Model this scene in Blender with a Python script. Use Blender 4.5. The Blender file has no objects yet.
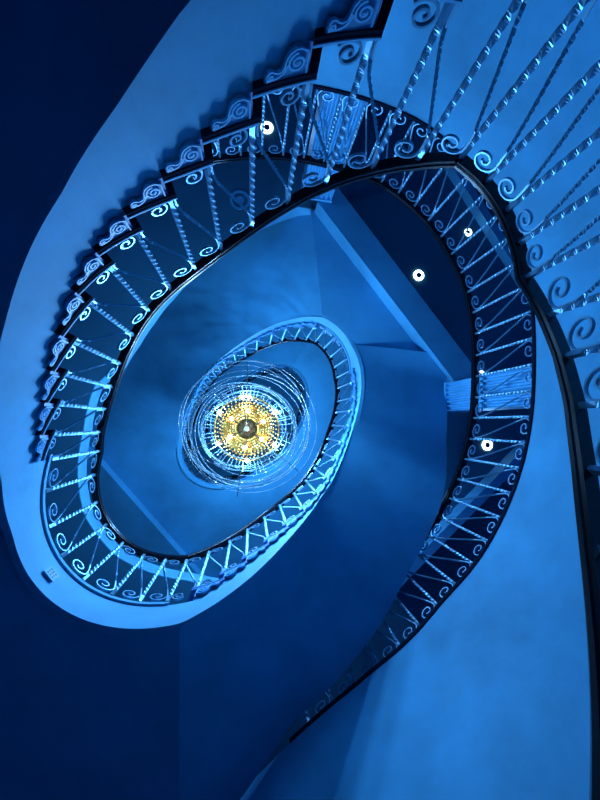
import bpy, bmesh, math, random
from mathutils import Vector, Matrix
from math import sin, cos, pi, radians as rad, degrees as deg, hypot, atan2

random.seed(7)
scene = bpy.context.scene
col = scene.collection

# ------------------------------------------------------------------ camera
FPX = 400.0
VPX, VPY = 251.35, 423.55            # where plumb lines meet in the picture
_up = Vector((VPX-300, 400-VPY, FPX)).normalized()
_ax = _up.cross(Vector((0, 0, 1))); _s = _ax.length; _ax.normalize()
ROT = Matrix.Rotation(math.asin(_s), 3, _ax)
FL = Matrix(((1, 0, 0), (0, -1, 0), (0, 0, 1)))
cam = bpy.data.cameras.new('camera'); camo = bpy.data.objects.new('camera', cam); col.objects.link(camo)
cam.sensor_fit = 'VERTICAL'; cam.sensor_height = 24.0; cam.sensor_width = 18.0; cam.lens = 12.0
cam.clip_start = 0.02; cam.clip_end = 100
cx = FL @ ROT @ Vector((1, 0, 0)); cy = FL @ ROT @ Vector((0, 1, 0)); cz = -(FL @ ROT @ Vector((0, 0, 1)))
camo.matrix_world = Matrix((cx, cy, cz)).transposed().to_4x4()
scene.camera = camo

def at(px, py, z):
    """world point at height z seen at a pixel"""
    d = ROT @ Vector((px-300, 400-py, FPX))
    return Vector((d.x/d.z*z, -d.y/d.z*z, z))

# ------------------------------------------------------------------ light
vs = scene.view_settings
vs.view_transform = 'Standard'; vs.look = 'None'; vs.gamma = 1.0; vs.use_curve_mapping = False
vs.exposure = -0.3
w = bpy.data.worlds.new('world'); scene.world = w; w.use_nodes = True
w.node_tree.nodes['Background'].inputs[0].default_value = (0.02, 0.10, 0.35, 1)
w.node_tree.nodes['Background'].inputs[1].default_value = 0.3
CH = Vector((-0.05, 0.06, 4.75))       # chandelier centre

def point(name, loc, energy, color=(1, 1, 1), r=0.05):
    l = bpy.data.lights.new(name, 'POINT'); l.energy = energy; l.color = color; l.shadow_soft_size = r
    o = bpy.data.objects.new(name, l); o.location = loc; col.objects.link(o); return o
def area(name, loc, energy, size, color=(1, 1, 1), rot=(0, 0, 0)):
    l = bpy.data.lights.new(name, 'AREA'); l.energy = energy; l.color = color; l.shape = 'DISK'; l.size = size
    o = bpy.data.objects.new(name, l); o.location = loc; o.rotation_euler = rot; col.objects.link(o); return o
COOL = (0.17, 0.49, 1.0)
for k in range(6):                    # the inner ring of chandelier bulbs
    a = rad(60*k+25); point('chandelier_lamp', (CH.x+0.19*cos(a), CH.y-0.19*sin(a), CH.z-0.50), 40, COOL, 0.015)
for k in range(6):                    # the outer ring
    a = rad(60*k+30); point('chandelier_lamp', (CH.x+0.40*cos(a), CH.y-0.40*sin(a), CH.z-0.09), 38, COOL, 0.015)
point('upper_fill', (0.12, -0.1, 7.5), 330, COOL, 0.06)  # added fill light, brightens the upper landing and flights; no fixture there
def spot(name, loc, target, energy, ang, color, r=0.05):
    l = bpy.data.lights.new(name, 'SPOT'); l.energy = energy; l.color = color; l.spot_size = rad(ang); l.spot_blend = 0.5; l.shadow_soft_size = r
    o = bpy.data.objects.new(name, l); o.location = loc; col.objects.link(o)
    o.rotation_euler = (Vector(target)-Vector(loc)).to_track_quat('-Z', 'Y').to_euler(); return o
for azm, tz, en, cone in ((-26, 0.9, 80, 40), (14, 0.9, 90, 52), (50, 1.6, 150, 38)):   # unseen spots added low at left to brighten the stairwell wall
    spot('wall_fill', (-1.75, -0.9, 0.1), (-1.75+4*cos(rad(azm)), -0.9+4*sin(rad(azm)), tz), en, cone, COOL, 0.12)

spot('stair_fill', (-0.6, 0.55, -1.2), (1.45, -1.35, 5.1), 110, 42, COOL, 0.04)  # added unseen spot from below, lifts the underside of the upper right landing
# ------------------------------------------------------------------ materials
def mat(name, colr, rough=0.6, metal=0.0, spec=0.5, noise=0.0, nscale=3.0, bump=0.0, bscale=40, stretch=None):
    m = bpy.data.materials.new(name); m.use_nodes = True
    nt = m.node_tree; b = nt.nodes['Principled BSDF']
    b.inputs['Base Color'].default_value = (*colr, 1); b.inputs['Roughness'].default_value = rough
    b.inputs['Metallic'].default_value = metal; b.inputs['Specular IOR Level'].default_value = spec
    tc = nt.nodes.new('ShaderNodeTexCoord')
    src = tc.outputs['Object']
    if stretch:
        mp = nt.nodes.new('ShaderNodeMapping'); mp.inputs['Scale'].default_value = stretch
        nt.links.new(src, mp.inputs[0]); src = mp.outputs[0]
    if noise:
        n = nt.nodes.new('ShaderNodeTexNoise'); n.inputs['Scale'].default_value = nscale; n.inputs['Detail'].default_value = 6
        n.inputs['Roughness'].default_value = 0.62
        nt.links.new(src, n.inputs['Vector'])
        r = nt.nodes.new('ShaderNodeValToRGB')
        r.color_ramp.elements[0].position = 0.3; r.color_ramp.elements[1].position = 0.72
        r.color_ramp.elements[0].color = (*[c*(1-noise) for c in colr], 1)
        r.color_ramp.elements[1].color = (*[min(1, c*(1+noise*0.5)) for c in colr], 1)
        nt.links.new(n.outputs[0], r.inputs[0]); nt.links.new(r.outputs[0], b.inputs['Base Color'])
    if bump:
        n2 = nt.nodes.new('ShaderNodeTexNoise'); n2.inputs['Scale'].default_value = bscale; n2.inputs['Detail'].default_value = 4
        nt.links.new(src, n2.inputs['Vector'])
        bp = nt.nodes.new('ShaderNodeBump'); bp.inputs['Strength'].default_value = bump; bp.inputs['Distance'].default_value = 0.01
        nt.links.new(n2.outputs[0], bp.inputs['Height']); nt.links.new(bp.outputs[0], b.inputs['Normal'])
    return m
def emit(name, colr, s):
    m = bpy.data.materials.new(name); m.use_nodes = True
    b = m.node_tree.nodes['Principled BSDF']; b.inputs['Base Color'].default_value = (*colr, 1)
    b.inputs['Emission Color'].default_value = (*colr, 1); b.inputs['Emission Strength'].default_value = s
    return m
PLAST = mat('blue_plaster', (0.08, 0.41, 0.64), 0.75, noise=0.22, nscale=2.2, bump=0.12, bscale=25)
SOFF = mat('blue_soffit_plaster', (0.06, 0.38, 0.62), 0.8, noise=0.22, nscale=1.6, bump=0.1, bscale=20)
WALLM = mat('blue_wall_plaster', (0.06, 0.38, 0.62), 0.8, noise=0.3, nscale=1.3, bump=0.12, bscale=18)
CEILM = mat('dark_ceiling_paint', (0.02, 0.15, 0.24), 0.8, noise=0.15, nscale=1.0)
IRON = mat('painted_iron', (0.18, 0.42, 0.58), 0.40, metal=0.72, spec=0.4)
RAIL = mat('black_rail', (0.003, 0.005, 0.010), 0.25, spec=0.3)
TREAD = mat('dark_tread', (0.003, 0.012, 0.028), 0.9, spec=0.04)
RISER = mat('riser_paint', (0.03, 0.2, 0.5), 0.6)
BRK = mat('bracket_paint', (0.09, 0.45, 0.75), 0.5, noise=0.1, nscale=30)
GROOVE = mat('bracket_groove', (0.03, 0.20, 0.38), 0.6)
PILM = mat('pilaster_paint', (0.08, 0.42, 0.70), 0.6)
FLOORM = mat('floor_stone', (0.02, 0.06, 0.12), 0.5, noise=0.3, nscale=2)
GOLD = mat('gilt_brass', (0.55, 0.28, 0.05), 0.28, metal=0.9)
DARKM = mat('dark_bronze', (0.05, 0.03, 0.012), 0.4, metal=0.7)
WIRE = mat('silver_wire', (0.07, 0.12, 0.15), 0.4, metal=0.4)
CRYS = mat('crystal', (0.10, 0.16, 0.18), 0.2, spec=0.8)
AMBER = mat('amber_crystal', (0.5, 0.25, 0.05), 0.2, spec=0.8)
BULB = emit('bulb_glow', (1.0, 0.86, 0.55), 30)
LAMPE = emit('ceiling_lamp_glow', (0.72, 0.9, 1.0), 9)
LAMPD = mat('lamp_centre', (0.02, 0.06, 0.12), 0.5)

# ------------------------------------------------------------------ mesh helpers
class MB:
    def __init__(s): s.v = []; s.f = []; s.m = []
    def add(s, vv, ff, mi=0):
        o = len(s.v); s.v += [tuple(p) for p in vv]; s.f += [tuple(i+o for i in f) for f in ff]; s.m += [mi]*len(ff)
    def sweep(s, pts, nrm, a, b, twist=None, closed=False, mi=0, caps=True, sides=4):
        """square/round bar of half sizes a (in plane) and b (along nrm) along pts"""
        n = len(pts); vv = []
        for i, p in enumerate(pts):
            q0 = pts[(i-1) % n] if closed else pts[max(0, i-1)]; q1 = pts[(i+1) % n] if closed else pts[min(n-1, i+1)]
            t = (q1-q0).normalized(); nn = nrm[i] if isinstance(nrm, list) else nrm
            e1 = t.cross(nn)
            if e1.length < 1e-6: e1 = t.orthogonal()
            e1.normalize(); e2 = e1.cross(t).normalized()
            tw = twist[i] if twist else 0
            for k in range(sides):
                an = tw+2*pi*(k+0.5)/sides
                r = math.sqrt(2) if sides == 4 else 1
                ca = a[i] if isinstance(a, list) else a; cb_ = b[i] if isinstance(b, list) else b
                vv.append(p+e1*(cos(tw)*(x_ := cos(an-tw)*ca*r)-sin(tw)*(y_ := sin(an-tw)*cb_*r))+e2*(sin(tw)*x_+cos(tw)*y_))
        ff = []
        for i in range(n if closed else n-1):
            j = (i+1) % n
            for k in range(sides):
                l = (k+1) % sides
                ff.append((i*sides+k, i*sides+l, j*sides+l, j*sides+k))
        if caps and not closed:
            ff.append(tuple(range(sides))); ff.append(tuple((n-1)*sides+k for k in range(sides)))
        s.add(vv, ff, mi)
    def box(s, c, x, y, z, hx, hy, hz, mi=0):
        vv = [c+x*(hx*i)+y*(hy*j)+z*(hz*k) for i in (-1, 1) for j in (-1, 1) for k in (-1, 1)]
        s.add(vv, [(0, 1, 3, 2), (4, 6, 7, 5), (0, 4, 5, 1), (2, 3, 7, 6), (0, 2, 6, 4), (1, 5, 7, 3)], mi)
    def prism(s, poly, d, mi=0):
        """polygon (list of Vectors) pushed by vector d"""
        n = len(poly); vv = list(poly)+[p+d for p in poly]
        s.add(vv, [tuple(range(n)), tuple(range(2*n-1, n-1, -1))]+[(i, (i+1) % n, (i+1) % n+n, i+n) for i in range(n)], mi)
    def slabgrid(s, rows, d, mi=0):
        """rows: grid of points; a slab between it and itself moved by vector d"""
        R = len(rows); Cn = len(rows[0]); vv = [p for r in rows for p in r]; n = len(vv); vv = vv+[p+d for p in vv]
        ff = []
        for i in range(R-1):
            for j in range(Cn-1):
                q = (i*Cn+j, i*Cn+j+1, (i+1)*Cn+j+1, (i+1)*Cn+j)
                ff.append(q); ff.append(tuple(k+n for k in reversed(q)))
        for j in range(Cn-1):
            for i in (0, R-1): ff.append((i*Cn+j, i*Cn+j+1, i*Cn+j+1+n, i*Cn+j+n))
        for i in range(R-1):
            for j in (0, Cn-1): ff.append((i*Cn+j, (i+1)*Cn+j, (i+1)*Cn+j+n, i*Cn+j+n))
        s.add(vv, ff, mi)
    def ico(s, c, r, sub=1, sc=(1, 1, 1), mi=0):
        b = bmesh.new(); bmesh.ops.create_icosphere(b, subdivisions=sub, radius=r)
        vv = [c+Vector((v.co.x*sc[0], v.co.y*sc[1], v.co.z*sc[2])) for v in b.verts]
        s.add(vv, [tuple(v.index for v in f.verts) for f in b.faces], mi); b.free()
    def build(s, name, mats, parent=None, smooth=False, loc=None):
        me = bpy.data.meshes.new(name); me.from_pydata(s.v, [], s.f); me.validate()
        for m in (mats if isinstance(mats, (list, tuple)) else [mats]): me.materials.append(m)
        if len(me.polygons) == len(s.m): me.polygons.foreach_set('material_index', s.m)
        b = bmesh.new(); b.from_mesh(me); bmesh.ops.recalc_face_normals(b, faces=b.faces)
        b.to_mesh(me); b.free()
        if smooth:
            me.polygons.foreach_set('use_smooth', [True]*len(me.polygons))
            me.set_sharp_from_angle(angle=rad(40))
        o = bpy.data.objects.new(name, me); col.objects.link(o)
        if parent is not None:
            o.parent = parent; o.location = -parent.location
        if loc is not None: o.location = loc
        return o
def tag(o, label, cat, group=None):
    o['label'] = label; o['category'] = cat
    if group: o['group'] = group
    return o
def thing(name, label, cat, loc, group=None):
    o = bpy.data.objects.new(name, None); col.objects.link(o); o.location = loc; o.empty_display_size = 0.1
    return tag(o, label, cat, group)
def struct(o): o['kind'] = 'structure'; return o
def place(o, parent, loc, rz):
    c = o.copy(); col.objects.link(c); c.parent = parent; c.location = Vector(loc)-parent.location; c.rotation_euler = (0, 0, rz); return c

# ------------------------------------------------------------------ plan curves (angle in degrees, counted anticlockwise seen from below)
COEF = [1.28893, -0.06505, 0.07079, 0.02779, 0.28250, -0.02253, -0.00888, -0.06494, 0.00532, 0.00254, -0.00990]
def WR(d):
    t = rad(d); return COEF[0]+sum(COEF[2*k-1]*cos(k*t)+COEF[2*k]*sin(k*t) for k in range(1, 6))
def pol(d, r, z): return Vector((r*cos(rad(d)), -r*sin(rad(d)), z))
def ip(tab, x):
    if x <= tab[0][0]: return tab[0][1]
    for (a, b), (c, d) in zip(tab, tab[1:]):
        if x <= c: return b+(d-b)*(x-a)/(c-a) if c > a else d
    return tab[-1][1]
GT = [(0, 2.28), (11, 2.37), (18, 2.46), (32, 2.67), (47, 2.82), (60, 2.87), (73, 2.80), (88, 2.72), (99, 2.66), (109, 2.68), (130, 2.72), (150, 2.75),
      (180, 2.8), (200, 3.1), (220, 3.6), (245, 3.4), (256, 3.05), (264, 2.78), (270, 2.55), (277, 2.32), (285, 2.17), (296, 2.07), (317, 2.02), (329, 2.09), (339, 2.14), (347, 2.19), (360, 2.28)]
def GRraw(d):
    return ip(GT, d % 360)
def GR(d): return sum(GRraw(d+k*1.5)*wt for k, wt in zip(range(-3, 4), (1, 2, 3, 4, 3, 2, 1)))/16
def GZ(d, px):  pass

H = 0.93
F0A = [28, 20, 12, 3, -8, -20, -32, -44, -56, -67, -77, -87, -96, -104, -111, -117][::-1]
F1A = [52, 58, 65, 73, 81, 90, 100, 110, 121, 132, 143, 155, 165, 174, 183, 190]
F2A = [245, 252, 260, 268, 278, 289, 301, 313, 324, 337, 348, 358, 367, 374, 382, 388]
F3A = [412, 417, 423, 430, 437, 446, 455, 464, 474]+[474+76*i/12 for i in range(1, 13)]
F4A = [605+143*i/12 for i in range(13)]
F5A = [772+138*i/16 for i in range(17)]
ZA0, ZB1, ZA1, ZB2, ZA2, ZB3 = 0.88, 3.08, 5.36, 8.76, 9.72, 12.3
segs = [  # kind, angles, z0, z1
    ('flight', F0A, -1.37, ZA0), ('landing', [28, 34, 40, 46, 52], ZA0, ZA0), ('flight', F1A, ZA0, ZB1),
    ('landing', [190, 198, 207, 215, 223, 231, 238, 245], ZB1, ZB1), ('flight', F2A, ZB1, ZA1),
    ('landing', [388, 394, 400, 406, 412], ZA1, ZA1), ('flight', F3A, ZA1, ZB2),
    ('landing', [550, 558, 567, 575, 583, 591, 598, 605], ZB2, ZB2), ('flight', F4A, ZB2, ZA2),
    ('landing', [748, 754, 760, 766, 772], ZA2, ZA2), ('flight', F5A, ZA2, ZB3)]
RT = []
for k, A, z0, z1 in segs:
    n = len(A)-1
    for i, a in enumerate(A):
        if not RT or a > RT[-1][0]: RT.append((a, z0+(z1-z0)*i/n))
def zrun(d): return ip(RT, d)
LOWT = [(-117, -1.8), (20, 0.35), (28, 0.50), (52, 0.52), (62, 0.56), (100, 1.12), (113, 1.35), (130, 1.62), (150, 1.84), (162, 1.98), (174, 2.17), (184, 2.37), (193, 2.57), (205, 2.70),
        (251, 2.74), (271, 3.08), (281, 3.28), (296, 3.60), (313, 3.94), (328, 4.10), (345, 4.30), (360, 4.50), (372, 4.68), (388, 4.90), (398, 5.03), (416, 5.04),
        (430, 5.42), (458, 6.0), (483, 6.72), (523, 7.75), (545, 8.2), (556, 8.38), (609, 8.38), (748, 9.3), (775, 9.32), (910, 11.9), (970, 11.9)]
def zlow(d): return ip(LOWT, d)

# ------------------------------------------------------------------ setting
def ringwall(name, fr, z0, z1, th, m, a0=0, a1=360, step=2, z0f=None, z1f=None):
    mb = MB(); rows = []
    n = int(round((a1-a0)/step))
    closed = abs(a1-a0-360) < 1e-6
    vv = []
    for i in range(n+(0 if closed else 1)):
        a = a0+(a1-a0)*i/n; r = fr(a)
        zb = z0f(a) if z0f else z0; zt = z1f(a) if z1f else z1
        vv += [pol(a, r, zb), pol(a, r, zt), pol(a, r+th, zt), pol(a, r+th, zb)]
    c = n if closed else n+1; ff = []
    for i in range(n):
        j = (i+1) % c
        for k in range(4): ff.append((i*4+k, i*4+(k+1) % 4, j*4+(k+1) % 4, j*4+k))
    if not closed: ff += [(0, 1, 2, 3), tuple((c-1)*4+k for k in range(4))]
    mb.add(vv, ff); return mb.build(name, m, smooth=True)

struct(ringwall('wall_stairwell', GR, -1.37, 3.03, 0.2, WALLM))
W = 6.6
mb = MB(); mb.box(Vector((0, 0, -1.47)), Vector((1, 0, 0)), Vector((0, 1, 0)), Vector((0, 0, 1)), W, W, 0.1); struct(mb.build('floor', FLOORM))
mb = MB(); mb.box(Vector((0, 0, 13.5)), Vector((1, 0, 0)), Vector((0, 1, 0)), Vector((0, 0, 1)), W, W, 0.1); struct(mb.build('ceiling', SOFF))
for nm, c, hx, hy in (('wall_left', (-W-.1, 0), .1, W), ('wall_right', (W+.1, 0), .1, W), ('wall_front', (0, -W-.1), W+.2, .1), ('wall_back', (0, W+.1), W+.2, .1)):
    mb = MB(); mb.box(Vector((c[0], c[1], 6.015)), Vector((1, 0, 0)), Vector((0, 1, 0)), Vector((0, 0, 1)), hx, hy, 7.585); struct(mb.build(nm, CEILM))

def sqr(d):   # square room outline
    c, s = abs(cos(rad(d))), abs(sin(rad(d))); return min(W/max(c, 1e-6), W/max(s, 1e-6))-0.002
def plate(name, fr, zb, th, m, a0=0, a1=360, step=2, fo=sqr, mi=None):
    n = int((a1-a0)/step); rows = []
    for i in range(n+1):
        a = a0+(a1-a0)*i/n; rows.append([pol(a, fr(a), zb), pol(a, fo(a), zb)])
    mb = MB(); mb.slabgrid(rows, Vector((0, 0, th))); return mb.build(name, m)
struct(plate('floor_gallery', lambda a: GR(a)+0.05, 3.03, 0.02, RISER))
struct(ringwall('trim_1', lambda a: GR(a)-0.012, 3.025, 3.055, 0.07, TREAD, a0=-83, a1=112))

# ceiling over the gallery, opening traced around the well
BM0, BM1 = at(320, 205, 4.78), at(465, 395, 4.78)     # beam, inner bottom edge
HP = [(300, 206), (275, 214), (250, 227), (220, 247), (193, 269), (170, 292), (150, 317), (134, 341), (118, 366), (94, 386), (83, 430), (77, 475), (84, 516),
      (116, 557), (150, 573), (188, 581), (230, 588), (290, 575), (350, 545), (400, 500), (425, 460), (442, 420)]
CZ = 5.06
hp = [at(x, y, CZ) for x, y in HP]
dB = (BM1-BM0); dB.z = 0; dB.normalize(); nB = Vector((dB.y, -dB.x, 0))
if nB.dot(BM0) < 0: nB = -nB
hp = [BM0+nB*0.1]+hp+[BM1+nB*0.1]
hang = sorted([((deg(atan2(-p.y, p.x)) % 360), hypot(p.x, p.y)) for p in hp])
# beam stretch
for t in [i/10 for i in range(1, 10)]:
    p = (BM0+nB*0.1).lerp(BM1+nB*0.1, t); hang.append((deg(atan2(-p.y, p.x)) % 360, hypot(p.x, p.y)))
hang.sort()
hang = [(hang[-1][0]-360, hang[-1][1])]+hang+[(hang[0][0]+360, hang[0][1])]
def HR(d): return ip(hang, d % 360)
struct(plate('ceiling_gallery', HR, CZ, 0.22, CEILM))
struct(ringwall('trim_2', HR, CZ-0.001, CZ+0.25, -0.012, PLAST))

# ------------------------------------------------------------------ stair bodies
def beamline(d):   # radius of the corner landing's beam line at angle d
    u = Vector((cos(rad(d)), -sin(rad(d)), 0))
    return BM0.dot(nB)/max(1e-3, u.dot(nB))
def f2out(s_d):    # outer low edge height of the second flight
    return ip(F2Z, s_d)
F2E = [(446, 376), (446, 400), (446, 440), (446, 480), (441, 505), (430, 530), (415, 560), (395, 598), (370, 640), (330, 688), (290, 725), (250, 764), (222, 790), (205, 806)]
F2Z = []
for x, y in F2E:
    p = at(x, y, 1.0); a = deg(atan2(-p.y, p.x)) % 360
    if a < 180: a += 360
    z = (GR(a)-0.045)/hypot(p.x, p.y)
    if a > 350: z = ip([(350, z), (366, 4.72), (381, 5.03)], a)
    F2Z.append((a, z, z*hypot(p.x, p.y)))
F2Z = [(261, 2.74, GR(261)-0.045)]+sorted(q for q in F2Z if q[0] > 272)
F2R = [(a, rr) for a, z, rr in F2Z]; F2Z = [(a, z) for a, z, rr in F2Z]
def body(parent, name, ai, ao, zi, fo, zo, m, n=40, th=0.05):
    """soffit slab: inner end angles ai, outer end angles ao"""
    rows = []
    for i in range(n+1):
        s = i/n; a = ai[0]+(ai[1]-ai[0])*s; b = ao[0]+(ao[1]-ao[0])*s
        p = pol(a, WR(a)+0.04, zi(a)); q = pol(b, fo(b), zo(b) if zo else zi(a))
        rows.append([p.lerp(q, j/6) for j in range(7)])
    mb = MB(); mb.slabgrid(rows, Vector((0, 0, th))); return mb.build(name, m, parent, smooth=True)
def fascia(parent, A, z0, z1, flight, a0, a1):
    n = len(A)-1; mb = MB()
    off = 0.012
    def top(i): return z0+(z1-z0)*i/n-0.032
    cols = []
    if flight:
        for i in range(n):
            x0 = A[i]; x1 = A[i+1]
            for k in range(5): cols.append((x0+(x1-x0)*k/4, top(i)))
    else:
        m_ = max(8, int((a1-a0)/2)); cols = [(a0+(a1-a0)*k/m_, z0-0.042) for k in range(m_+1)]
    vv = []
    for a, zt in cols:
        r = WR(a)+off; zb = min(zlow(a), zt-0.02)
        vv += [pol(a, r, zb), pol(a, r, zt), pol(a, r+0.045, zt), pol(a, r+0.045, zb)]
    ff = []
    for i in range(len(cols)-1):
        for k in range(4): ff.append((i*4+k, i*4+(k+1) % 4, i*4+4+(k+1) % 4, i*4+4+k))
    ff += [(0, 1, 2, 3), tuple((len(cols)-1)*4+k for k in range(4))]
    mb.add(vv, ff); return mb.build('string_board', PLAST, parent, smooth=True)

def spiral(c, R0, a0, turns, sgn, n, rend=0.22):
    """2D spiral points inward"""
    out = []
    for i in range(n+1):
        t = i/n; r = R0*(1-(1-rend)*t**0.85); a = a0+sgn*2*pi*turns*t
        out.append((c[0]+r*cos(a), c[1]+r*sin(a)))
    return out
def bez(p0, p1, p2, p3, n):
    return [tuple((1-t)**3*a+3*(1-t)**2*t*b+3*(1-t)*t*t*c+t**3*d for a, b, c, d in zip(p0, p1, p2, p3)) for t in [i/n for i in range(n+1)]]

# carved scroll bracket, shared by every step end
def bracket_mesh():
    X, Y, Z = Vector((1, 0, 0)), Vector((0, 1, 0)), Vector((0, 0, 1))
    # outline: x = back from the riser, z = down from the tread
    o = [(0.0, 0.0), (0.0, -0.098), (0.012, -0.106), (0.03, -0.118), (0.052, -0.120), (0.074, -0.110), (0.088, -0.092), (0.094, -0.072), (0.098, -0.052),
         (0.108, -0.038), (0.124, -0.034), (0.138, -0.040), (0.150, -0.048), (0.163, -0.046), (0.170, -0.034), (0.172, -0.018), (0.172, 0.0)]
    mb = MB(); mb.prism([Vector((x, -0.001, z)) for x, z in o], Vector((0, 0.016, 0)), 0)
    rim = [Vector((x, 0.016, z)) for x, z in [(0.006, -0.008)]+[(0.006+x*0.93, -0.004+z*0.93) for x, z in o[1:-1]]+[(0.162, -0.008)]]
    mb.sweep(rim, Y, 0.0035, 0.006, mi=1)
    for cc, r0, s0, tn in (((0.047, -0.062), 0.040, -pi/2, 1.9), ((0.152, -0.026), 0.014, 0, 1.3)):
        mb.sweep([Vector((x, 0.016, z)) for x, z in spiral(cc, r0, s0, tn, 1, 34, 0.15)], Y, 0.0042, 0.007, mi=1)
    mb.sweep([Vector((x, 0.016, z)) for x, z in bez((0.087, -0.062), (0.093, -0.03), (0.12, -0.014), (0.145, -0.016), 10)], Y, 0.004, 0.007, mi=1)
    mb.ico(Vector((0.047, 0.018, -0.062)), 0.010, 1, mi=1)
    o = mb.build('scroll_bracket', [GROOVE, BRK], smooth=False); me = o.data; bpy.data.objects.remove(o); return me
BMESH_ = bracket_mesh()

def tan2(d):   # unit tangent along increasing angle, at the well curve
    p = pol(d+0.5, WR(d+0.5), 0)-pol(d-0.5, WR(d-0.5), 0); return p.normalized()

FLIGHT_LABEL = {
    0: ('lowest stair flight at the right edge, beneath the nearest thick black handrail', lambda a: GR(a)-0.02),
    2: ('stair flight at upper left with carved scroll brackets under its dark steps', lambda a: GR(a)-0.02),
    4: ('stair flight curving from the lower left landing up the right of the chandelier', None),
    6: ('stair flight passing over the top and left of the chandelier, broad blue underside', None),
    8: ('small far stair flight right behind the chandelier wires', None),
    10: ('topmost stair flight, mostly hidden behind the chandelier', None)}
LAND_LABEL = {
    1: 'near upper right stair landing beneath the kinked black handrail',
    3: 'lower left stair landing with smooth pale rounded edge and dark underside',
    5: 'upper right stair landing, triangular underside held by the diagonal beam',
    7: 'far lower left landing behind the chandelier, pale rim around its wires',
    9: 'smallest far upper right landing near the top of the stairwell'}
steps_out = {0: lambda a: GR(a)-0.02, 2: lambda a: GR(a)-0.02, 4: lambda a: min(1.85, GR(a)-0.1), 6: lambda a: 3.2, 8: lambda a: 3.0, 10: lambda a: 3.0}

def RW(a): return 3.9
for idx, (kind, A, z0, z1) in enumerate(segs):
    a0, a1 = A[0], A[-1]; am = (a0+a1)/2; base = pol(am, WR(am), z0)
    n = len(A)-1
    if kind == 'flight':
        t = thing('stair_flight', FLIGHT_LABEL[idx][0], 'staircase', base)
        fascia(t, A, z0, z1, True, a0, a1)
        if idx == 0: body(t, 'soffit', (a0, 28), (a0, 28), zlow, steps_out[0], None, SOFF)
        if idx == 2: body(t, 'soffit', (56, 200), (56, 200), zlow, steps_out[2], None, SOFF)
        if idx == 4: body(t, 'soffit', (251, 398), (261, 380.5), zlow, lambda b: (GR(b)-0.045 if b < 340 else ip(F2R, b)), f2out, SOFF, 70)
        if idx == 6: body(t, 'soffit', (417, 562), (435, 555), zlow, lambda b: 4.0 if b < 530 else 4.0+2.3*(b-530)/25, None, SOFF, 70)
        if idx == 8: body(t, 'soffit', (609, 748), (609, 748), zlow, lambda b: 3.6, None, SOFF)
        if idx == 10: body(t, 'soffit', (775, 915), (775, 915), zlow, lambda b: 3.6, None, SOFF)
        so = steps_out[idx]
        for i in range(1, n):
            b0, b1 = A[i], A[i+1]; z = z0+(z1-z0)*i/n; zp = z0+(z1-z0)*(i-1)/n
            dn = deg(0.035/WR(b0)); mb = MB()
            rows = []
            for k in range(5):
                b = b0-dn+(b1-b0+dn)*k/4
                rows.append([pol(b, WR(b)-(0.022 if idx < 4 else 0.012), z-0.03), pol(b, so(b), z-0.03)])
            mb.slabgrid(rows, Vector((0, 0, 0.03)), 0)
            mb.sweep([rw[0]+Vector((0, 0, 0.03)) for rw in rows], Vector((0, 0, 1)), 0.005, 0.005, mi=2)
            # riser, closing the gap under the nosing
            rr = [[pol(b0, WR(b0)-0.005, zp), pol(b0, so(b0), zp)], [pol(b0+deg(0.02/WR(b0)), WR(b0)-0.005, zp), pol(b0+deg(0.02/WR(b0)), so(b0), zp)]]
            mb.slabgrid(rr, Vector((0, 0, z-0.03-zp)), 1)
            mb.build('step', [TREAD, RISER, PILM] if idx < 4 else [RISER, RISER, PILM], t)
            # bracket
            bo = bpy.data.objects.new('scroll_bracket', BMESH_); col.objects.link(bo); bo.parent = t
            tg = tan2(b0+4); p = pol(b0+0.6, WR(b0+0.6)+0.004, z-0.031)
            # local x along tangent; local +y must face the well centre
            inward = Vector((-cos(rad(b0)), sin(rad(b0)), 0)); yv = Vector((-tg.y, tg.x, 0))
            sx = 1
            if yv.dot(inward) < 0: yv = -yv; sx = -1
            M = Matrix(((tg.x, yv.x, 0), (tg.y, yv.y, 0), (0, 0, 1)))
            if M.determinant() < 0:
                bo.matrix_basis = Matrix.Translation(p-t.location) @ M.to_4x4()
            else:
                bo.matrix_basis = Matrix.Translation(p-t.location) @ M.to_4x4()
    else:
        t = thing('stair_landing', LAND_LABEL[idx], 'landing', base)
        fascia(t, A, z0, z1, False, a0, a1)
        fo = {1: lambda a: GR(a)-0.02, 3: lambda a: GR(a)-0.02, 5: lambda a: beamline(a)-0.0, 7: lambda a: 6.0, 9: lambda a: 3.6}[idx]
        if idx == 1: body(t, 'soffit', (28, 56), (28, 56), lambda a: 0.51, fo, None, SOFF, 16)
        if idx == 3: body(t, 'soffit', (200, 251), (200, 261), lambda a: 2.735, lambda a: GR(a)-0.045, None, SOFF, 24)
        if idx == 5: body(t, 'soffit', (398, 417), (380.5, 435), lambda a: 5.035, lambda b: beamline(b), None, SOFF, 24)
        if idx == 7: body(t, 'soffit', (562, 609), (555, 609), lambda a: 8.38, lambda b: 6.3, None, SOFF, 24)
        if idx == 9: body(t, 'soffit', (748, 775), (748, 775), lambda a: 9.31, lambda b: 3.6, None, SOFF, 12)
        rows = []
        for k in range(25):
            b = a0-deg(0.035/WR(a0))+(a1-a0+2)*k/24
            rr = min(fo(b), 3.5)
            rows.append([pol(b, WR(b)-0.004, z0-0.03), pol(b, rr, z0-0.03)])
        mb = MB(); mb.slabgrid(rows, Vector((0, 0, 0.03))); mb.build('floor_edge', PLAST, t)

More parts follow.
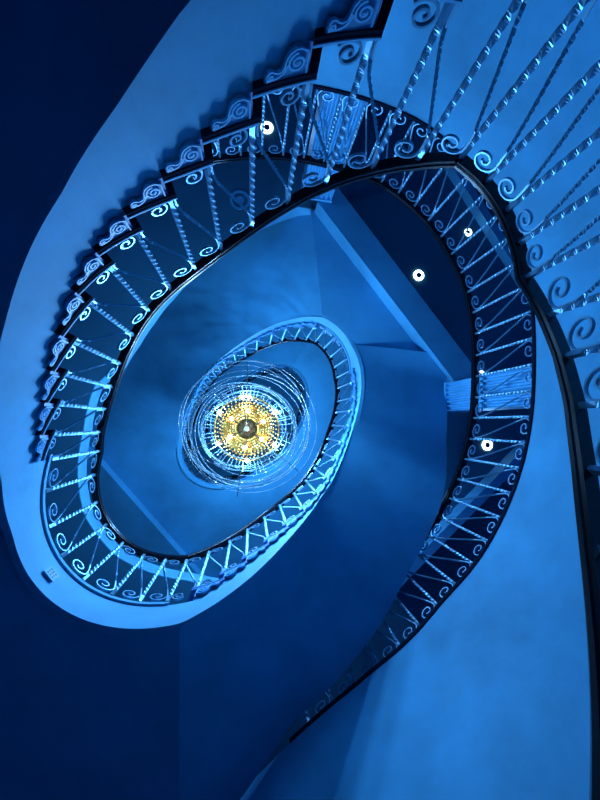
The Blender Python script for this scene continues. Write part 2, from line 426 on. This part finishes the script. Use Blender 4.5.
# beams
def beam(name, p0, p1, wdt, z0, z1, side, m, label):
    d = (p1-p0); d.z = 0; L = d.length; d.normalize(); nn = Vector((d.y, -d.x, 0))
    if nn.dot(side) < 0: nn = -nn
    mb = MB(); c = (p0+p1)/2+nn*(wdt/2); c.z = (z0+z1)/2
    mb.box(c, d, nn, Vector((0, 0, 1)), L/2, wdt/2, (z1-z0)/2)
    return tag(mb.build(name, m), label, 'beam')
e = dB*0.25
beam('ceiling_beam', BM0-e*0.2, BM1+e*0.2, 0.33, 4.78, 5.055, nB, SOFF, 'diagonal beam under the upper right landing, spanning between the two fluted pilasters')
P0, P1 = at(453, 168, 4.9), at(516, 268, 4.9)
beam('ceiling_beam', P0+(P0-P1)*0.2, P1+(P1-P0)*0.9, 0.11, 4.9, 5.055, nB, SOFF, 'thin ceiling beam seen through the gallery balusters at upper right')
P0, P1 = at(414, 560, 4.85), at(503, 470, 4.85)
beam('ceiling_beam', P0+(P0-P1)*0.3, P1+(P1-P0)*0.35, 0.12, 4.85, 5.055, Vector((1, 1, 0)), PILM, 'short slanting ceiling beam behind the gallery balusters at lower right')
P0, P1 = at(103, 467, 8.08), at(178, 552, 8.08)
dd = Vector((P1.x-P0.x, P1.y-P0.y, 0)); n2 = Vector((dd.y, -dd.x, 0)); n2 = n2 if n2.dot(P0) > 0 else -n2
beam('ceiling_beam', P0+(P0-P1)*0.6, P1+(P1-P0)*0.8, 1.3, 8.08, 8.375, n2, SOFF, 'diagonal pale beam at lower left inside the black handrail')

# pilasters
def pilaster(pa, pb, label, ztop=4.78):
    """pa, pb: the two corners of the front face at gallery level"""
    d = (pb-pa); d.z = 0; wd = d.length; d.normalize(); nn = Vector((d.y, -d.x, 0))
    if nn.dot(pa) < 0: nn = -nn
    t = thing('fluted_pilaster', label, 'pilaster', (pa+pb)/2)
    mb = MB(); n = 6; sec = []
    for i in range(n):
        for k in range(7):
            u = (i+k/7)/n; dep = 0.04*sin(pi*max(0, min(1, (k/7-0.12)/0.76)))
            sec.append(pa+d*(wd*u)+nn*dep)
    sec += [pa+d*wd, pa+d*wd+nn*0.3, pa+nn*0.3]
    for p in sec: p.z = 3.05
    mb.prism(sec, Vector((0, 0, ztop-0.04-3.05))); mb.build('shaft', PILM, t)
    c = pa+d*(wd/2)+nn*0.14
    mb = MB(); mb.box(Vector((c.x, c.y, ztop-0.02)), d, nn, Vector((0, 0, 1)), wd/2+0.01, 0.15, 0.02); mb.build('capital', PILM, t)
    mb = MB(); mb.box(Vector((c.x, c.y, 3.12)), d, nn, Vector((0, 0, 1)), wd/2+0.004, 0.142, 0.05); mb.build('base', PILM, t)
pilaster(at(447, 383, 4.72), at(447, 411, 4.72), 'fluted pale pilaster behind the right gallery railing, under the diagonal beam')
pilaster(at(326, 84, 3.1), at(370, 92, 3.1), 'fluted pale pilaster behind the gallery railing at the top of the picture')

# ------------------------------------------------------------------ railings
def main_baluster(h, s, name='baluster', turns=3.0, seg=72):
    mb = MB(); pts = []; tw = []
    for i in range(seg+1):
        t = i/seg; pts.append(Vector((0, 0, h*t)))
        tt = min(1, max(0, (t-0.09)/0.82)); tw.append(tt*turns*2*pi)
    mb.sweep(pts, Vector((0, 1, 0)), s*1.08, s*0.92, tw)
    o = mb.build(name, IRON); me = o.data; bpy.data.objects.remove(o); return me
BAL = main_baluster(H-0.03, 0.0112)
BALG = main_baluster(0.90, 0.0090, turns=3.5)
def flat_path(pts, A, u, r):   # 2D -> 3D in bay plane
    return [A+u*p[0]+Vector((0, 0, p[1])) for p in pts]
def dens(pts, step=0.0085):
    out = [pts[0]]
    for a, b in zip(pts, pts[1:]):
        L = hypot(b[0]-a[0], b[1]-a[1]); k = max(1, int(L/step))
        for i in range(1, k+1): out.append((a[0]+(b[0]-a[0])*i/k, a[1]+(b[1]-a[1])*i/k))
    return out
def bay(A, B, rise, stair, parent, h, thin=0.0062):
    """bay of scrollwork: a bar from the foot of B to the top of A, curling at its ends"""
    u = A-B; u.z = 0; wd = u.length; u.normalize(); nrm = Vector((u.y, -u.x, 0))
    R0 = min(0.080, wd*0.37); top = h-0.014-rise
    cu = wd-0.014-R0; cv = top-R0+(0.6*rise*R0/wd)
    Pe = (cu+R0, cv)
    if stair:
        dg = bez((0.020, 0.0), (0.020, 0.10), (0.024, 0.12), (0.045, 0.19), 8)+[(0.045+(wd-0.072)*k/8, 0.19+(top-R0-0.10-0.19)*k/8) for k in range(1, 8)]+bez((wd-0.027, top-R0-0.10), (wd-0.019, top-R0-0.07), (wd-0.014, top-R0-0.04), Pe, 6)
        pre = []
    else:
        cb = (0.014+R0, R0+0.012)
        pre = spiral(cb, R0, pi, 1.4, 1, 30, 0.2)[::-1]
        dg = bez((cb[0]-R0, cb[1]), (0.015, 0.17), (wd-0.015, h-0.24), Pe, 20)[1:]
    sp = spiral((cu, cv), R0, 0, 1.4, 1, 30, 0.2)[1:]
    dd = dens(dg)
    pts = pre+dd+sp
    nd = len(dd); ramp = [min(1, max(0, (i/nd-0.14)/0.70)) for i in range(nd)]
    tw = [0]*len(pre)+[2*pi*7*x for x in ramp]; tw += [tw[-1]]*len(sp)
    fl = [min(1, 6*min(x, 1-x)) for x in ramp]
    sa = [thin*0.72]*len(pre)+[thin*(0.72+0.08*x) for x in fl]+[thin*0.72]*len(sp)
    sb = [thin*1.25]*len(pre)+[thin*1.3 for x in fl]+[thin*1.25]*len(sp)
    mb = MB(); mb.sweep(flat_path(pts, B, u, 0), nrm, sa, sb, tw)
    mb.build('scroll_bar', IRON, parent)
    if stair:
        R1 = min(0.062, wd*0.30); c = (wd-0.013-R1, -rise+R1+0.008)
        s2 = spiral(c, R1, -pi/2-0.9, 1.6, 1, 32, 0.18)
        mb = MB(); mb.sweep(flat_path(s2, B, u, 0), nrm, thin*0.75, thin*1.25); mb.build('foot_scroll', IRON, parent)
def handrail(fr, zf, a0, a1, parent, step=2.0, wd=0.038, hh=0.026):
    n = max(4, int((a1-a0)/step)); pts = []; nr = []
    for i in range(n+1):
        a = a0+(a1-a0)*i/n; pts.append(pol(a, fr(a), zf(a))); nr.append(Vector((0, 0, 1)))
    prof = [(-0.8, -1), (0.8, -1), (0.82, -0.45), (1, -0.25), (1, 0.35), (0.6, 0.85), (0, 1), (-0.6, 0.85), (-1, 0.35), (-1, -0.25), (-0.82, -0.45)]
    mb = MB(); vv = []; m = len(prof)
    for i, p in enumerate(pts):
        t = (pts[min(n, i+1)]-pts[max(0, i-1)]).normalized(); e1 = t.cross(Vector((0, 0, 1))).normalized(); e2 = e1.cross(t).normalized()
        if e2.z < 0: e2 = -e2
        vv += [p+e1*(x*wd)+e2*(y*hh) for x, y in prof]
    ff = [(i*m+k, i*m+(k+1) % m, (i+1)*m+(k+1) % m, (i+1)*m+k) for i in range(n) for k in range(m)]
    ff += [tuple(range(m)), tuple(n*m+k for k in range(m))]
    mb.add(vv, ff); return mb.build('handrail', RAIL, parent, smooth=True)

RLAB = {0: 'nearest railing, thick black handrail sweeping down the right edge of the picture',
        1: 'near railing at the upper right landing with large twisted bars and scrolls',
        2: 'scrolled iron railing of the upper left stair flight, bars standing on bracketed steps',
        3: 'scrolled railing of the lower left landing around its rounded pale edge',
        4: 'railing of the stair flight right of and below the chandelier',
        5: 'far railing at the pointed upper right corner, above the chandelier',
        6: 'far railing running above and left of the chandelier',
        7: 'far railing of the landing behind the left of the chandelier',
        8: 'small distant railing just right of the chandelier',
        9: 'tiny distant railing at the top of the innermost ring',
        10: 'highest railing, glimpsed through the chandelier wires'}
for idx, (kind, A, z0, z1) in enumerate(segs):
    a0, a1 = A[0], A[-1]; am = (a0+a1)/2; n = len(A)-1
    t = thing('stair_railing' if kind == 'flight' else 'landing_railing', RLAB[idx], 'railing', pol(am, WR(am), zrun(am)))
    handrail(WR, lambda a: zrun(a)+H, a0, a1, t)
    feet = [pol(a, WR(a), z0+(z1-z0)*i/n) for i, a in enumerate(A)]
    first = None
    for i, f in enumerate(feet):
        if i == n and idx != 10: continue      # the next run's first bar
        if kind == 'flight' and i == 0: pass
        o = bpy.data.objects.new('baluster', BAL); col.objects.link(o); o.parent = t
        o.location = f-t.location; o.rotation_euler = (0, 0, rad(37*i))
        if i < n: bay(f, feet[i+1], (z1-z0)/n, kind == 'flight', t, H-0.03)

# gallery railing
t = thing('gallery_railing', 'large curved gallery railing at right, behind the near handrail, slim twisted bars', 'railing', pol(10, GR(10), 3.05))
gr = lambda a: GR(a)+0.03
handrail(gr, lambda a: 3.05+0.93, -79, 112, t, 2.0, 0.04, 0.028)
ga = [-79]; 
while ga[-1] < 111: ga.append(ga[-1]+deg(0.212/GR(ga[-1])))
ft = [pol(a, gr(a), 3.05) for a in ga]
for i, f in enumerate(ft):
    if ga[i] > 112: break
    o = bpy.data.objects.new('baluster', BALG); col.objects.link(o); o.parent = t; o.location = f-t.location; o.rotation_euler = (0, 0, i*0.7)
    if i < len(ft)-1 and ga[i+1] < 112: bay(f, ft[i+1], 0, False, t, 0.90, 0.0060)

# ------------------------------------------------------------------ ceiling lamps
def disc_ring(mb, c, r0, r1, z0, z1, n=28, mi=0):
    vv = []
    for i in range(n):
        a = 2*pi*i/n
        for r, z in ((r0, z0), (r1, z0), (r1, z1), (r0, z1)): vv.append(c+Vector((cos(a)*r, sin(a)*r, z)))
    mb.add(vv, [(i*4+k, i*4+(k+1) % 4, ((i+1) % n)*4+(k+1) % 4, ((i+1) % n)*4+k) for i in range(n) for k in range(4)], mi)
LAMPS = [((418.5, 275.5), 0.072, 'round ceiling light in the dark ceiling beside the diagonal beam'),
         ((468, 232.5), 0.05, 'small bright ceiling light seen through the gallery railing at upper right'),
         ((481, 375), 0.055, 'ceiling light peeking past the gallery handrail at the right pilaster'),
         ((487, 445), 0.072, 'round ceiling light behind the gallery balusters at right, lowest of them'),
         ((267, 128), 0.080, 'round ceiling light behind the bars of the upper left railing'),
         ((162, 194), 0.07, 'small ceiling light by the upper left step brackets, leftmost one')]
for (x, y), r, lab in LAMPS:
    c = at(x, y, CZ); c.z = CZ
    t = thing('ceiling_light', lab, 'ceiling light', c, 'round ceiling lights over the gallery')
    mb = MB(); disc_ring(mb, c, r*0.5, r, -0.012, 0.0); mb.build('glowing_ring', LAMPE, t)
    spot('ceiling_light_lamp', (c.x, c.y, c.z-0.03), (c.x, c.y, 0), 30, 120, COOL, 0.03)
    mb = MB(); disc_ring(mb, c, 0.001, r*0.49, -0.018, -0.002); mb.build('centre_cap', LAMPD, t)
# ceiling rose (unlit)
c = at(240, 200, CZ); mb = MB(); disc_ring(mb, c, 0.10, 0.13, -0.006, 0.0); disc_ring(mb, c, 0.001, 0.05, -0.005, 0.0)
tag(mb.build('ceiling_rose', SOFF), 'faint round plate on the dark ceiling between handrails at upper left', 'ceiling plate')

# vent plate on landing edge
a = 217.0; p = pol(a, WR(a)+0.004, 2.88); tg = tan2(a); nn = Vector((-cos(rad(a)), sin(rad(a)), 0))
t = thing('wall_socket_plate', 'small square plate with dark dots on the pale edge of the lower left landing', 'wall plate', p)
mb = MB(); mb.box(p+nn*0.006, tg, nn, Vector((0, 0, 1)), 0.045, 0.006, 0.05); mb.build('plate', PILM, t)
for i in range(3):
    for j in range(3):
        mb = MB(); mb.box(p+nn*0.0125+tg*(0.022*(i-1))+Vector((0, 0, 0.024*(j-1))), tg, nn, Vector((0, 0, 1)), 0.006, 0.0015, 0.006); mb.build('socket_hole', LAMPD, t)

# ------------------------------------------------------------------ chandelier
t = thing('chandelier', 'glowing golden chandelier wrapped in loops of beaded silver wire', 'chandelier', CH)
def circ(c, r, n, tilt=0, ta=0, ecc=1.0, ph=0):
    M = Matrix.Rotation(ta, 3, 'Z') @ Matrix.Rotation(tilt, 3, 'X') @ Matrix.Rotation(-ta, 3, 'Z')
    return [c+M @ Vector((r*cos(a+ph), r*ecc*sin(a+ph), 0)) for a in [2*pi*i/n for i in range(n)]]
def torus(mb, c, r, s, n=40, mi=0, sides=5, **k):
    mb.sweep(circ(c, r, n, **k), Vector((0, 0.02, 1)), s, s, closed=True, sides=sides, mi=mi)
Zv = Vector((0, 0, 1))
# hanging rod and hub
mb = MB(); mb.sweep([CH+Zv*0.1, CH+Zv*8.63], Vector((1, 0, 0)), 0.010, 0.010, sides=8); mb.build('hanging_rod', DARKM, t)
mb = MB()
prof = [(0.0, -0.26), (0.03, -0.25), (0.045, -0.21), (0.03, -0.17), (0.06, -0.14), (0.10, -0.10), (0.115, -0.05), (0.08, 0.0), (0.05, 0.06), (0.03, 0.14), (0.0, 0.16)]
n = 24; vv = []
for r, z in prof:
    for i in range(n): vv.append(CH+Vector((r*cos(2*pi*i/n), r*sin(2*pi*i/n), z)))
mb.add(vv, [(j*n+i, j*n+(i+1) % n, (j+1)*n+(i+1) % n, (j+1)*n+i) for j in range(len(prof)-1) for i in range(n)])
mb.build('hub', DARKM, t, smooth=True)
for r, z, s in ((0.14, -0.10, 0.007), (0.22, -0.06, 0.006), (0.30, -0.03, 0.006), (0.375, 0.0, 0.009)):
    mb = MB(); torus(mb, CH+Zv*z, r, s, 48); mb.build('gilt_hoop', GOLD, t, smooth=True)
# gilt basket: strings of amber crystals
mb = MB()
for i in range(44):
    a = 2*pi*i/44
    for k in range(9):
        r = 0.13+0.03*k; z = -0.11+0.012*k+0.02*sin(k*1.3+i)
        mb.ico(CH+Vector((r*cos(a+0.05*sin(k)), r*sin(a+0.05*sin(k)), z)), 0.009+0.003*random.random(), 1, (1, 1, 1.3), mi=(0 if random.random() < 0.6 else 1))
o = mb.build('amber_beads', [AMBER, GOLD], t); o['kind'] = 'stuff'
# dish behind the beads
mb = MB(); rows = []
for i in range(49):
    a = 2*pi*i/48; rows.append([CH+Vector((r*cos(a), r*sin(a), z)) for r, z in ((0.08, -0.01), (0.15, 0.02), (0.22, 0.04), (0.28, 0.05))])
mb.slabgrid(rows, Zv*0.008); mb.build('gilt_dish', GOLD, t, smooth=True)
def lamp_arm(a, r, drop):
    e1 = Vector((cos(a), -sin(a), 0)); mb = MB()
    pts = [CH+e1*x+Zv*z for x, z in bez((0.06, -0.05), (r*0.5, -0.20), (r*0.95, -0.16), (r, drop-0.03), 10)]
    mb.sweep(pts, Vector((-e1.y, e1.x, 0)), 0.006, 0.006, sides=6); arm = mb.build('arm', DARKM, t, smooth=True)
    mb = MB(); mb.sweep([CH+e1*r+Zv*(drop-0.04), CH+e1*r+Zv*(drop+0.02)], e1, 0.012, 0.012, sides=10); mb.build('candle_cup', GOLD, t)
    mb = MB(); mb.ico(CH+e1*(r+0.005)+Zv*(drop-0.055), 0.021, 2, (1, 1, 1.5)); mb.build('bulb', BULB, t, smooth=True)
    return e1
for k in range(7):
    a = [86, 98, 150, 30, 207, 330, 270][k]
    e1 = lamp_arm(rad(a), 0.36, -0.06)
    point('bulb_lamp', CH+e1*0.36+Zv*(-0.16), 2, (1.0, 0.8, 0.5), 0.03)
for k in range(6): lamp_arm(rad(60*k+25), 0.19, -0.36)
point('hub_lamp', CH+Vector((0.09, 0.06, -0.3)), 4, (1.0, 0.75, 0.35), 0.03)
# silver wire loops
random.seed(12)
loops = []
for i in range(17):
    r = 0.44+0.36*(i/16); tl = random.uniform(0.03, 0.28); ta = random.uniform(0, 2*pi)
    c = CH+Vector((random.uniform(-.07, .07), random.uniform(-.07, .07), random.uniform(-.06, .14)))
    loops.append((c, r, tl, ta, random.uniform(0.84, 1.0)))
    mb = MB(); torus(mb, c, r, 0.0028 if i % 3 else 0.0045, 64, tilt=tl, ta=ta, ecc=loops[-1][4], sides=4)
    for k, p in enumerate(circ(c, r, 46, tl, ta, loops[-1][4], random.random())):
        if random.random() < 0.62: mb.ico(p, random.uniform(0.005, 0.011), 1, mi=1)
    mb.build('wire_loop', [WIRE, CRYS], t)
# radial crystal strings between dish and loops
mb = MB()
for i in range(60):
    a = 2*pi*i/60+random.uniform(-.03, .03); r0 = 0.37; r1 = random.uniform(0.43, 0.56); e1 = Vector((cos(a), sin(a), 0))
    p0 = CH+e1*r0+Zv*0.0; p1 = CH+e1*r1+Zv*random.uniform(-.05, .04)
    mb.sweep([p0, p1], Zv, 0.002, 0.002); mb.ico(p1, 0.008, 1); mb.ico(p0.lerp(p1, 0.5), 0.006, 1)
o = mb.build('crystal_sprays', CRYS, t); o['kind'] = 'stuff'
for a in (201, 320, 262, 20, 90, 150):
    e1 = Vector((cos(rad(a)), -sin(rad(a)), 0)); mb = MB()
    mb.sweep([CH+e1*0.10+Zv*0.02, CH+e1*0.80+Zv*0.03], Zv, 0.005, 0.005, sides=6); mb.build('spoke', DARKM, t)
